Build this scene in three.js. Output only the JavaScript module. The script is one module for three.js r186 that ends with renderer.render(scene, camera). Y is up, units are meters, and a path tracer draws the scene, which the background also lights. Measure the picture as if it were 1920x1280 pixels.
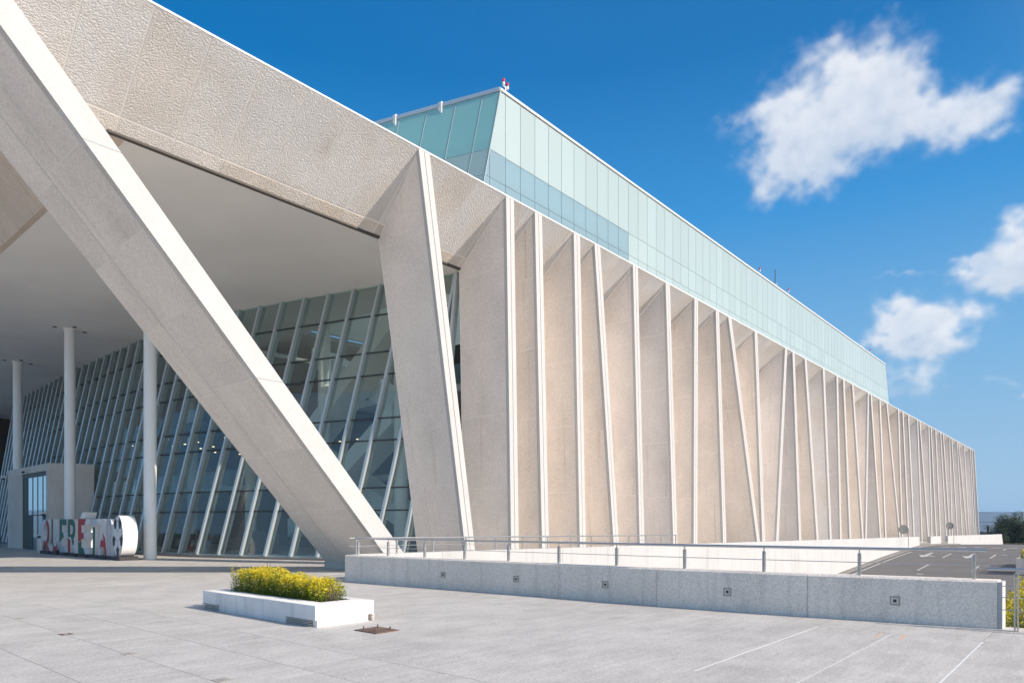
import * as THREE from 'three';
import { TextGeometry } from 'three/addons/geometries/TextGeometry.js';
import { RoundedBoxGeometry } from 'three/addons/geometries/RoundedBoxGeometry.js';
import { FontLoader } from 'three/addons/loaders/FontLoader.js';
import { ImprovedNoise } from 'three/addons/math/ImprovedNoise.js';
import { mergeGeometries } from 'three/addons/utils/BufferGeometryUtils.js';

// ------------------------------------------------------------------ camera, sky, sun, exposure
// Coordinates: u runs along the facade (world x), y up, w from the plaza towards the building (world -z).
const scene = new THREE.Scene();
const HEAD = 40.67 * Math.PI / 180;                       // heading of the lens from u towards w
const camera = new THREE.PerspectiveCamera(2 * Math.atan(640 / 1300) * 180 / Math.PI, 1920 / 1280, 0.1, 20000);
camera.position.set(0, 1.7, 0);
camera.lookAt(Math.cos(HEAD), 1.7, -Math.sin(HEAD));
camera.setViewOffset(1920, 1280, 0, -340, 1920, 1280);    // shift lens: verticals stay vertical
scene.add(camera);
const renderer = new THREE.WebGLRenderer({ antialias: true });
renderer.toneMapping = THREE.LinearToneMapping;
renderer.toneMappingExposure = 1.5;
renderer.shadowMap.enabled = true;

const SUN = new THREE.Vector3(0.45, 1, 1.55).normalize();
const perlin = new ImprovedNoise();
const fbm3 = (x, y, z, oct) => { let s = 0, a = 0.5, f = 1; for (let i = 0; i < oct; i++) { s += a * perlin.noise(x * f, y * f, z * f + 7.3 * i); a *= 0.5; f *= 2.03; } return s; };
const lerp = (a, b, t) => a + (b - a) * t, clamp = (x, a = 0, b = 1) => Math.min(b, Math.max(a, x));
const smooth = (a, b, x) => { const t = clamp((x - a) / (b - a)); return t * t * (3 - 2 * t); };
function table(rows, x) {                                 // piecewise linear lookup of numbers or triples
  if (x <= rows[0][0]) return rows[0][1];
  for (let i = 1; i < rows.length; i++) if (x <= rows[i][0]) {
    const t = (x - rows[i - 1][0]) / (rows[i][0] - rows[i - 1][0]), a = rows[i - 1][1], b = rows[i][1];
    return a.map ? a.map((v, k) => lerp(v, b[k], t)) : lerp(a, b, t);
  }
  return rows[rows.length - 1][1];
}
{
  const SW = 4096, SH = 2048, data = new Float32Array(SW * SH * 4);
  const GRAD = [[-1, [.42, .60, .78]], [0, [.40, .59, .78]], [4, [.33, .545, .76]], [12, [.19, .45, .75]], [23, [.035, .292, .68]], [33, [.0, .172, .495]], [55, [.0, .11, .37]], [90, [.0, .095, .32]]];
  // bearing and height (degrees), half widths, weight of the puffs that make the clouds up
  const PUFFS = [[15.35, 29.09, 3.78, 2.74, 1.1], [12.71, 29.72, 2.41, 2.06, 1], [18.87, 27.21, 2.85, 2.43, .95], [13.06, 27.08, 3.81, 1.86, 1], [9.54, 26.13, 2.75, 1.28, .62], [7.8, 26.3, 2.49, 1.19, .5],
    [5.74, 26.48, 1.6, 1.45, .75], [21.58, 28.76, 1.7, .8, .62], [19.44, 24.6, 1.9, 1.4, .8], [16.44, 25.6, 2.9, 1.7, .9], [5.24, 16.74, 2.34, 1.65, .95], [4.08, 17.97, 1.56, 1.6, .9],
    [3.38, 15.72, 2.23, 1.36, .95], [7.8, 17.33, 1.4, .4, .62], [11.35, 17.15, 1.34, .28, .5], [10.2, 13.71, 2.03, 1.29, 1.1], [10.85, 14.37, 1.13, 1.22, .9], [8.49, 12.91, 1.64, 1.06, .8],
    [12.54, 12.88, 1.44, .59, .7], [9.87, 12.66, 2.6, .79, .8], [9.54, 10.56, 1.16, 1.31, .8], [11.35, 10.08, 1.68, 1.04, .6], [4.45, 8.65, .75, .38, 1.15], [5.24, 9.95, .7, .49, .5],
    [-30, 22, 8, 3.5, 1], [-55, 25, 8, 4, 1], [-100, 12, 11, 2.5, 1], [95, 27, 8, 3.5, 1], [130, 33, 9, 4, 1], [160, 38, 8, 4, 1], [-170, 16, 9, 3, 1], [-62, 45, 9, 5, .9], [120, 50, 10, 5, .9], [-135, 42, 9, 5, .9], [-42, 14, 7, 2.2, .9], [-80, 30, 9, 4, .9], [-120, 18, 10, 3, .9], [150, 20, 9, 3, .9], [200, 28, 8, 3.5, .9], [175, 9, 10, 1.6, .8], [-150, 33, 7, 3, .8], [110, 16, 8, 2.4, .8]];  // unseen clouds added around the sky, mostly to lighten the shade
  for (let j = 0; j < SH; j++) {
    const el = ((j + .5) / SH - .5) * Math.PI, deg = el * 180 / Math.PI, c = Math.cos(el), y = Math.sin(el), base = table(GRAD, Math.max(0, deg));
    const row = PUFFS.filter((p) => Math.abs(deg - p[1]) < 3 * p[3] + 1.5);
    for (let i = 0; i < SW; i++) {
      const az = ((i + .5) / SW - .5) * 2 * Math.PI, x = Math.cos(az) * c, z = Math.sin(az) * c, k = 4 * (j * SW + i);
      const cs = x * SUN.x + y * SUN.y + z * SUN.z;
      const glowFill = .014 * smooth(-.5, .3, cs) + .45 * smooth(.36, 1, cs) + .5 * Math.pow(clamp(cs), 8) + 1.2 * Math.pow(clamp(cs), 60);  // sun-side glow, raised outside the view to fill the shade
      let r = base[0] / 1.5 + glowFill * .86, g = base[1] / 1.5 + glowFill * .84, b = base[2] / 1.5 + glowFill * .8;
      if (deg > 0 && row.length) {
        const bearing = -az * 180 / Math.PI;
        const near = row.filter((p) => { const d = Math.abs(((bearing - p[0] + 540) % 360) - 180) * c; return d < 3 * p[2] + 1.5; });
        if (near.length) {
          const S = 26, wx = fbm3(x * S + 5, y * S, z * S, 4), wy = fbm3(x * S, y * S + 9, z * S + 3, 4);
          let d = 0, core = 0, up = 0;
          for (const p of near) {
            const dx = ((((bearing - p[0] + 540) % 360) - 180) + wx * 3.0) / (p[2] * 1.12), dy = (deg - p[1] + wy * 2.4) / (p[3] * 1.12), q = Math.exp(-(dx * dx + dy * dy) * 1.15) * p[4];
            d += q; up += q * clamp(dy * .5 + .5);
          }
          const n = fbm3(x * 62 + wx, y * 80, z * 62 + wy, 5), n2 = fbm3(x * 30, y * 36 + 4, z * 30, 4);
          const lift = clamp(up / Math.max(d, 1e-3)), a = Math.pow(smooth(.08, 1.45, d * (1.06 + .62 * n2) + .36 * n * (1.3 - .6 * d)), 1.1) * smooth(.03, .2, d), light = clamp(lift * 1.15 + .5 * n + .35 * n2 + .1);
          core = a * lerp(.74, .98, lift);
          const cr = lerp(.40, .585, light), cg = lerp(.455, .605, light), cb = lerp(.54, .64, light);
          r = lerp(r, cr, core); g = lerp(g, cg, core); b = lerp(b, cb, core);
        }
      }
      data[k] = r; data[k + 1] = g; data[k + 2] = b; data[k + 3] = 1;
    }
  }
  const sky = new THREE.DataTexture(data, SW, SH, THREE.RGBAFormat, THREE.FloatType);
  sky.mapping = THREE.EquirectangularReflectionMapping; sky.magFilter = THREE.LinearFilter; sky.minFilter = THREE.LinearFilter; sky.needsUpdate = true;
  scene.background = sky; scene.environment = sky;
}
const sun = new THREE.DirectionalLight(0xfff1e2, 3.85);
sun.position.copy(SUN).multiplyScalar(220).add(new THREE.Vector3(50, 0, -15)); sun.target.position.set(50, 0, -15);
sun.castShadow = true; sun.shadow.mapSize.set(4096, 4096); sun.shadow.radius = 1;
Object.assign(sun.shadow.camera, { left: -130, right: 130, top: 90, bottom: -90, near: 1, far: 500 });
scene.add(sun, sun.target);

scene.fog = new THREE.FogExp2(0xa6cbee, .00014);

// ------------------------------------------------------------------ helpers
let seed = 20240611;
const rnd = () => { seed = (seed * 1664525 + 1013904223) >>> 0; return seed / 4294967296; };
const rr = (a, b) => a + (b - a) * rnd();
const V = (u, y, w) => new THREE.Vector3(u, y, -w);
const origin = new Map();
const counts = {};
const numbered = (n) => { const k = counts[n] = (counts[n] ?? -1) + 1; return k ? n + '_' + String(k).padStart(3, '0') : n; };
const shade = (m) => { m.castShadow = m.receiveShadow = true; return m; };
function tag(o, label, category, group) { o.userData.label = label; o.userData.category = category; if (group) o.userData.group = group; return o; }
function thing(name, base, label, category, group) {
  const o = new THREE.Group(); o.name = numbered(name); o.position.copy(base); origin.set(o, base.clone()); scene.add(o);
  return label ? tag(o, label, category, group) : o;
}
function structure(name, base = new THREE.Vector3()) { const o = thing(name, base); o.userData.kind = 'structure'; return o; }
function sub(parent, name, base) {                          // a part that has pieces of its own
  const o = new THREE.Group(), po = origin.get(parent); o.name = name; const b = base || po; o.position.copy(b).sub(po); origin.set(o, b.clone()); parent.add(o); return o;
}
function part(parent, name, geometry, material, label) {    // geometry given in world coordinates
  const o = origin.get(parent); geometry.translate(-o.x, -o.y, -o.z);
  const m = shade(new THREE.Mesh(geometry, material)); m.name = name; parent.add(m); if (label) m.userData.label = label; return m;
}
function uvm(g, ou = 0, ov = 0) {                           // uv in metres, laid by the direction each face looks
  if (g.index) g = g.toNonIndexed();
  const p = g.attributes.position, uv = new Float32Array(p.count * 2), a = new THREE.Vector3(), b = new THREE.Vector3(), c = new THREE.Vector3(), n = new THREE.Vector3(), t = new THREE.Vector3(), q = new THREE.Vector3();
  for (let i = 0; i < p.count; i += 3) {
    a.fromBufferAttribute(p, i); b.fromBufferAttribute(p, i + 1); c.fromBufferAttribute(p, i + 2);
    n.subVectors(b, a).cross(q.subVectors(c, a)).normalize();
    if (Math.abs(n.y) > .95) t.set(1, 0, 0); else t.set(0, 1, 0).cross(n).normalize();
    q.crossVectors(n, t);
    for (const [k, v] of [[0, a], [1, b], [2, c]]) { uv[2 * (i + k)] = v.dot(t) + ou; uv[2 * (i + k) + 1] = v.dot(q) + ov; }
  }
  g.setAttribute('uv', new THREE.BufferAttribute(uv, 2));
  return g;
}
// a solid between two outlines with the same number of corners (both convex), faces turned outwards
function loft(A, B, ou, ov) {
  const pos = [], n = A.length, C = new THREE.Vector3();
  for (const v of [...A, ...B]) C.add(v); C.divideScalar(2 * n);
  const tri = (a, b, c) => { const nn = b.clone().sub(a).cross(c.clone().sub(a)); if (nn.lengthSq() < 1e-14) return; const m = a.clone().add(b).add(c).divideScalar(3).sub(C); if (nn.dot(m) < 0) [b, c] = [c, b]; pos.push(a.x, a.y, a.z, b.x, b.y, b.z, c.x, c.y, c.z); };
  for (let i = 1; i < n - 1; i++) { tri(A[0], A[i], A[i + 1]); tri(B[0], B[i], B[i + 1]); }
  for (let i = 0; i < n; i++) { const j = (i + 1) % n; tri(A[i], A[j], B[j]); tri(A[i], B[j], B[i]); }
  const g = new THREE.BufferGeometry(); g.setAttribute('position', new THREE.Float32BufferAttribute(pos, 3)); g.computeVertexNormals();
  return uvm(g, ou, ov);
}
const box = (u0, u1, y0, y1, w0, w1, ou, ov) => loft([V(u0, y0, w0), V(u1, y0, w0), V(u1, y1, w0), V(u0, y1, w0)], [V(u0, y0, w1), V(u1, y0, w1), V(u1, y1, w1), V(u0, y1, w1)], ou, ov);
function bar(a, b, half1, half2, up = new THREE.Vector3(0, 1, 0)) {           // box beam from a to b, half sizes across
  const d = b.clone().sub(a).normalize(), s = d.clone().cross(up).normalize(), t = s.clone().cross(d).normalize();
  const ring = (p) => [[-1, -1], [1, -1], [1, 1], [-1, 1]].map(([i, j]) => p.clone().addScaledVector(s, i * half1).addScaledVector(t, j * half2));
  return loft(ring(a), ring(b));
}
function rod(a, b, r, seg = 10) {
  const d = b.clone().sub(a), g = new THREE.CylinderGeometry(r, r, d.length(), seg);
  g.applyQuaternion(new THREE.Quaternion().setFromUnitVectors(new THREE.Vector3(0, 1, 0), d.clone().normalize()));
  const m = a.clone().add(b).multiplyScalar(.5); g.translate(m.x, m.y, m.z); return g;
}
const merge = (list) => mergeGeometries(list.map((g) => (g.index ? g.toNonIndexed() : g)));

// ------------------------------------------------------------------ textures
const hash = (x, y, s) => { let h = Math.imul(x, 374761393) ^ Math.imul(y, 668265263) ^ Math.imul(s, 2246822519); h = Math.imul(h ^ (h >>> 13), 1274126177); return ((h ^ (h >>> 16)) >>> 0) / 4294967296; };
function vn(x, y, P, Q, s) {                                // value noise that tiles with P x Q cells, x and y in 0..1
  x *= P; y *= Q; const i = Math.floor(x), j = Math.floor(y), fx = x - i, fy = y - j, a = fx * fx * (3 - 2 * fx), b = fy * fy * (3 - 2 * fy);
  const h = (m, n) => hash(((m % P) + P) % P, ((n % Q) + Q) % Q, s);
  return lerp(lerp(h(i, j), h(i + 1, j), a), lerp(h(i, j + 1), h(i + 1, j + 1), a), b);
}
const fbm = (x, y, P, Q, s, o) => { let t = 0, a = .5, n = 0; for (let k = 0; k < o; k++) { t += a * vn(x, y, P << k, Q << k, s + k); n += a; a *= .5; } return t / n; };
function cell(x, y, P, s) {                                 // distance to the nearest pebble, and its number
  x *= P; y *= P; const i = Math.floor(x), j = Math.floor(y); let best = 9, id = 0;
  for (let m = -1; m < 2; m++) for (let n = -1; n < 2; n++) {
    const a = (((i + m) % P) + P) % P, b = (((j + n) % P) + P) % P, dx = i + m + hash(a, b, s) - x, dy = j + n + hash(a, b, s + 1) - y, d = dx * dx + dy * dy;
    if (d < best) { best = d; id = hash(a, b, s + 2); }
  }
  return [Math.sqrt(best), id];
}
const toS = (v) => { v = clamp(v); return 255 * (v <= .0031308 ? 12.92 * v : 1.055 * Math.pow(v, 1 / 2.4) - .055); };
function texture(W, H, metresX, metresY, f, color = true) {
  const d = new Uint8Array(W * H * 4);
  for (let j = 0; j < H; j++) for (let i = 0; i < W; i++) {
    const c = f(i / W, j / H), k = 4 * (j * W + i);
    if (color) { d[k] = toS(c[0]); d[k + 1] = toS(c[1]); d[k + 2] = toS(c[2]); } else d[k] = d[k + 1] = d[k + 2] = 255 * clamp(c);
    d[k + 3] = 255;
  }
  const t = new THREE.DataTexture(d, W, H); t.wrapS = t.wrapT = THREE.RepeatWrapping; t.magFilter = THREE.LinearFilter; t.minFilter = THREE.LinearMipmapLinearFilter; t.generateMipmaps = true;
  t.repeat.set(1 / metresX, 1 / metresY); if (color) t.colorSpace = THREE.SRGBColorSpace; t.needsUpdate = true; return t;
}
const gray = (r, g, b, k) => [r * k, g * k, b * k];
const T = {};
T.roughBump = texture(512, 512, 1.35, 1.35, (x, y) => { const [d] = cell(x + .012 * vn(x, y, 60, 60, 3), y, 26, 11), [e] = cell(x, y, 47, 17); return .62 * (1 - d) * (1 - d) + .28 * (1 - e) + .25 * vn(x, y, 90, 90, 5); }, false);
T.rough = texture(1024, 1024, 6.8, 6.8, (x, y) => { const k = .86 + .2 * fbm(x, y, 5, 5, 21, 5) + .16 * (vn(x, y, 170, 170, 4) - .5); const t = fbm(x, y, 3, 3, 31, 4); const st = smooth(.5, .8, t); return [.86 * k * (1 - .05 * st), .81 * k * (1.01 - .08 * st), .77 * k * (1.01 - .13 * st)]; });
T.fineBump = texture(512, 512, .9, .9, (x, y) => { const [d] = cell(x, y, 40, 41); return .6 * (1 - d) + .4 * vn(x, y, 128, 128, 9); }, false);
T.fine = texture(1024, 2048, 5.3, 15.5, (x, y) => {         // cast concrete with exposed grit and rain streaks
  const streak = fbm(x, y, 22, 2, 51, 4), s2 = smooth(.6, .85, streak) * smooth(.35, .7, fbm(x, y, 4, 3, 57, 3)), cloud = fbm(x, y, 4, 10, 61, 5), grit = .6 * vn(x, y, 290, 850, 7) + .4 * vn(x, y, 130, 380, 77) - .5;
  const k = .81 + .24 * cloud + .34 * grit - .17 * s2;
  return [.85 * k, .798 * k * (1 - .03 * s2), .748 * k * (1 - .09 * s2)];
});
T.strip = texture(512, 512, 3, 3, (x, y) => { const k = .93 + .1 * fbm(x, y, 6, 6, 71, 4) + .13 * (vn(x, y, 120, 120, 8) - .5); return gray(.53, .518, .50, k); });
T.wall = texture(1024, 1024, 4.2, 4.2, (x, y) => { const [d, id] = cell(x, y, 190, 81); const st = smooth(.55, .8, fbm(x, y, 26, 3, 83, 4)), k = (.78 + .30 * (id - .5) * (d < .5 ? 1 : .3) + .2 * fbm(x, y, 4, 4, 85, 4)) * (1 - .10 * st); return gray(.90, .81, .705, k); });
T.wallBump = texture(512, 512, 1.05, 1.05, (x, y) => { const [d, id] = cell(x, y, 32, 91); return (1 - d) * (.5 + .5 * id); }, false);
T.white = texture(1024, 1024, 7, 7, (x, y) => { const s = smooth(.5, .85, fbm(x, y, 40, 3, 101, 4)), k = .9 + .12 * fbm(x, y, 6, 6, 103, 5) - .1 * s; return gray(.535, .53, .52, k); });
T.planter = texture(1024, 512, 4.1, 2.05, (x, y) => { const s = smooth(.52, .8, fbm(x, y, 26, 2, 111, 4)), k = .84 + .2 * fbm(x, y, 10, 6, 113, 5) - .14 * s; return gray(.84, .825, .79, k); });
T.plaza = texture(2048, 2048, 9.2, 9.2, (x, y) => {
  const [d, id] = cell(x, y, 330, 121), big = fbm(x, y, 3, 3, 123, 5), mid = fbm(x, y, 22, 22, 127, 4), br = fbm(x, y, 12, 90, 129, 3);
  const k = .80 + .26 * (big - .5) + .24 * (mid - .5) + .16 * (br - .5) + .3 * (id - .5) * smooth(.6, .2, d) + (hash(Math.floor(x * 300), Math.floor(y * 300), 5) > .9985 ? -.25 : 0);
  return gray(.565, .543, .508, k);
});
T.plazaBump = texture(512, 512, 1.6, 1.6, (x, y) => .5 * fbm(x, y, 60, 60, 131, 3) + .5 * fbm(x, y, 9, 60, 133, 3), false);
T.asphalt = texture(1024, 1024, 9, 9, (x, y) => { const k = .8 + .35 * fbm(x, y, 4, 4, 141, 5) + .4 * (vn(x, y, 256, 256, 143) - .5); return gray(.132, .128, .125, k); });
T.plaster = texture(1024, 1024, 14, 14, (x, y) => gray(.87, .84, .79, .9 + .18 * fbm(x, y, 5, 5, 151, 5)));
T.steel = texture(256, 256, 1, 1, (x, y) => { const k = .6 + .8 * fbm(x, y, 6, 6, 161, 4); return [.15 * k, .095 * k, .075 * k]; });

const std = (o) => new THREE.MeshStandardMaterial(o), phys = (o) => new THREE.MeshPhysicalMaterial(o);
const M = {
  rough: std({ map: T.rough, roughness: .95, bumpMap: T.roughBump, bumpScale: .021 }),
  fine: std({ map: T.fine, roughness: .92, bumpMap: T.fineBump, bumpScale: .006 }),
  strip: std({ map: T.strip, roughness: .9, bumpMap: T.fineBump, bumpScale: .004 }),
  joint: std({ color: new THREE.Color().setRGB(.93, .88, .82), roughness: .95 }),
  darkGap: std({ color: new THREE.Color().setRGB(.10, .09, .08), roughness: .95 }),
  coping: std({ color: new THREE.Color().setRGB(.70, .69, .67), roughness: .6 }),
  wall: std({ map: T.wall, roughness: .95, bumpMap: T.wallBump, bumpScale: .005 }),
  white: std({ map: T.white, roughness: .85 }),
  planter: std({ map: T.planter, roughness: .8 }),
  plaza: std({ map: T.plaza, roughness: .93, bumpMap: T.plazaBump, bumpScale: .004 }),
  seam: std({ color: new THREE.Color().setRGB(.30, .29, .28), roughness: .95 }),
  asphalt: std({ map: T.asphalt, roughness: .92 }),
  paint: std({ color: new THREE.Color().setRGB(.47, .47, .455), roughness: .7 }),
  kerb: std({ color: new THREE.Color().setRGB(.42, .40, .375), roughness: .9, map: T.white }),
  plaster: std({ map: T.plaster, roughness: .9 }),
  column: std({ color: new THREE.Color().setRGB(.88, .88, .85), roughness: .45 }),
  alu: std({ color: new THREE.Color().setRGB(.55, .61, .63), roughness: .36, metalness: .35 }),
  aluSide: std({ color: new THREE.Color().setRGB(.44, .54, .52), roughness: .35, metalness: .15 }),
  darkMetal: std({ color: new THREE.Color().setRGB(.06, .065, .065), roughness: .5, metalness: .4 }),
  steel: std({ color: new THREE.Color().setRGB(.55, .54, .52), roughness: .32, metalness: .85 }),
  rust: std({ map: T.steel, roughness: .8, metalness: .2 }),
  glass: phys({ color: new THREE.Color().setRGB(.74, .83, .80), roughness: 0, transmission: .91, thickness: 0, ior: 1.66, metalness: 0 }),
  doorGlass: std({ color: new THREE.Color().setRGB(.50, .66, .70), roughness: .03, metalness: 1 }),
  frosted: phys({ color: new THREE.Color().setRGB(.485, .59, .585), roughness: .36, transmission: .36, thickness: 0, ior: 1.5 }),
  clearPane: phys({ color: new THREE.Color().setRGB(.43, .60, .65), roughness: .06, transmission: .6, thickness: 0, ior: 1.7 }),
  tealPane: phys({ color: new THREE.Color().setRGB(.37, .68, .66), roughness: .3, transmission: .4, thickness: 0, ior: 1.5 }),
  greyPane: phys({ color: new THREE.Color().setRGB(.50, .66, .64), roughness: .3, transmission: .4, thickness: 0, ior: 1.5 }),
  added_skylight: phys({ color: new THREE.Color().setRGB(.8, .88, .87), roughness: .9, transmission: .7, thickness: 0, ior: 1.5 }),
  towerJoint: std({ color: new THREE.Color().setRGB(.27, .34, .35), roughness: .5 }),
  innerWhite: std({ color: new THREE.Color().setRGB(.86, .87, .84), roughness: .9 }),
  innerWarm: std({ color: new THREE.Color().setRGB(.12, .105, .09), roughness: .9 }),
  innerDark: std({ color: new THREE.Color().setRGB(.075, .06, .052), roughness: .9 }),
  downlight: std({ color: 0xffffff, emissive: 0xffe2b0, emissiveIntensity: 2.5 }),
  black: std({ color: new THREE.Color().setRGB(.03, .03, .033), roughness: .6 }),
  letterWhite: std({ color: new THREE.Color().setRGB(.78, .78, .77), roughness: .5 }),
  red: std({ color: new THREE.Color().setRGB(.55, .02, .06), roughness: .5 }),
  soil: std({ color: new THREE.Color().setRGB(.07, .05, .035), roughness: 1 }),
  slat: std({ color: new THREE.Color().setRGB(.36, .33, .29), roughness: .8 }),
  bark: std({ color: new THREE.Color().setRGB(.09, .065, .045), roughness: 1 }),
};
const frostedTones = () => [1, .965, 1.03, .985].map((k) => { const m = M.frosted.clone(); m.color.multiplyScalar(k); return m; });
const tinted = (base, r, g, b) => { const m = base.clone(); m.color = new THREE.Color().setRGB(r, g, b); return m; };
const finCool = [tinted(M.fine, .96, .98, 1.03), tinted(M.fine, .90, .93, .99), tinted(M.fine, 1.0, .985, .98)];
const finTint = [tinted(M.fine, 1.1, 1.05, 1), tinted(M.fine, 1.02, .99, .97), tinted(M.fine, 1.0, .96, .92), tinted(M.fine, .97, .94, .91), tinted(M.fine, 1.1, 1.04, .96), tinted(M.fine, .84, .85, .88)];

// ------------------------------------------------------------------ ground, road, land
const terrainAt = (u, w) => {
  const r = Math.hypot(u, w), f = smooth(200, 1500, r), hill = smooth(2200, 5200, r);
  return -8 - 55 * f + hill * (125 + 22 * fbm3(u * .0006, 1.5, w * .0006, 4) * 3);
};
{
  const land = structure('land');
  const N = 150, pos = [], idx = [], edge = 7500;
  const at = (k) => { const t = (k / N) * 2 - 1; return Math.sign(t) * Math.pow(Math.abs(t), 2.2) * edge; };
  for (let j = 0; j <= N; j++) for (let i = 0; i <= N; i++) { const u = at(i), w = at(j); pos.push(u, terrainAt(u, w), -w); }
  for (let j = 0; j < N; j++) for (let i = 0; i < N; i++) { const a = j * (N + 1) + i, b = a + 1, c = a + N + 1, d = c + 1; idx.push(a, b, d, a, d, c); }
  const g = new THREE.BufferGeometry(); g.setAttribute('position', new THREE.Float32BufferAttribute(pos, 3)); g.setIndex(idx); g.computeVertexNormals();
  part(land, 'ground_sheet', g, std({ color: new THREE.Color().setRGB(.075, .085, .08), roughness: 1 }));
}
const wallU = (w) => table([[-40, 17.6], [1.3, 13.5], [4.1, 13.0], [7, 12.7], [9.4, 12.62], [16.8, 12.1]], w);   // plan of the low wall
{
  const plaza = structure('plaza');  // extended far out of view to bounce more light under the canopy
  const edge = [-30, 1.3, 4.1, 7, 9.4, 16.8];
  for (let i = 0; i + 1 < edge.length; i++) part(plaza, 'paving', loft([V(-160, -.35, edge[i]), V(wallU(edge[i]) + .4, -.35, edge[i]), V(wallU(edge[i + 1]) + .4, -.35, edge[i + 1]), V(-160, -.35, edge[i + 1])],
    [V(-160, -.006, edge[i]), V(wallU(edge[i]) + .4, -.006, edge[i]), V(wallU(edge[i + 1]) + .4, -.006, edge[i + 1]), V(-160, -.006, edge[i + 1])]), i ? M.seam : M.plaza);
  part(plaza, 'paving', box(-160, 45, -.35, 0, 17.002, 95), M.plaza);
  const slab = (u0, u1, w0, w1) => {
    const j = .0035, uu = (w, u) => Math.min(u, wallU(w) + .02);
    part(plaza, 'slab', loft([V(u0 + j, -.05, w0 + j), V(uu(w0, u1) - j, -.05, w0 + j), V(uu(w1, u1) - j, -.05, w1 - j), V(u0 + j, -.05, w1 - j)],
      [V(u0 + j, 0, w0 + j), V(uu(w0, u1) - j, 0, w0 + j), V(uu(w1, u1) - j, 0, w1 - j), V(u0 + j, 0, w1 - j)], rr(0, 9), rr(0, 9)), M.plaza);
  };
  const lu = [-160, -60, -20, -6, .7, 1.65, 2.6, 3.56, 4.53, 5.44], lw = [1.35, 7.2, 17.0];
  for (let i = 0; i + 1 < lu.length; i++) for (let j = 0; j + 1 < lw.length; j++) slab(lu[i], lu[i + 1], lw[j], lw[j + 1]);
  slab(-160, -6, -30, 1.35); slab(-6, 5.44, -12, 1.35);
  for (const [a, b] of [[-12, -3.2], [-3.2, -1], [-1, .22], [.22, 1.35], [1.35, 2.5], [2.5, 3.6]]) { slab(5.44, 11.95, a, b); slab(11.95, 40, a, b); }
  for (const [a, b] of [[3.6, 8.1], [8.1, 17.0]]) slab(5.44, 40, a, b);
  part(plaza, 'joint_filler', box(7.4, 11.9, -.012, .0015, 3.592, 3.608), M.coping);
  part(plaza, 'joint_filler', box(7.4, 11.9, -.012, .001, 2.4965, 2.5035), M.coping);
  part(plaza, 'joint_filler', box(7.9, 11.9, -.012, .0015, 1.34, 1.36), M.coping);
}
{
  const orange = std({ color: new THREE.Color().setRGB(.62, .36, .22), roughness: .9 }), plaza = scene.children.find((o) => o.name === 'plaza');
  for (const w of [2.62, 2.3]) part(plaza, 'paint_mark', loft([V(11.3, -.002, w), V(11.34, -.002, w - .02), V(11.9, -.002, w + .02), V(11.86, -.002, w + .04)], [V(11.3, .0022, w), V(11.34, .0022, w - .02), V(11.9, .0022, w + .02), V(11.86, .0022, w + .04)]), orange);
}
const roadY = (u) => table([[12, -5.2], [40, -3.75], [62, -2.5], [76.5, -1.72], [86, -1.3], [92, -1.12], [98, -1.08], [105, -1.15], [130, -1.7], [173, -2.7], [260, -4.5]], u);
function ribbon(u0, u1, step, w0, w1, lift, mat, parent, name) {
  const pos = [], idx = [], uv = []; let n = 0;
  for (let u = u0; ; u += step) { const q = Math.min(u, u1); pos.push(q, roadY(q) + lift, -w0, q, roadY(q) + lift, -w1); uv.push(q, w0, q, w1); n++; if (u >= u1) break; }
  for (let i = 0; i + 1 < n; i++) { const a = 2 * i; idx.push(a, a + 2, a + 3, a, a + 3, a + 1); }
  const g = new THREE.BufferGeometry(); g.setAttribute('position', new THREE.Float32BufferAttribute(pos, 3)); g.setAttribute('uv', new THREE.Float32BufferAttribute(uv, 2)); g.setIndex(idx); g.computeVertexNormals();
  return part(parent, name, g, mat);
}
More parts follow.
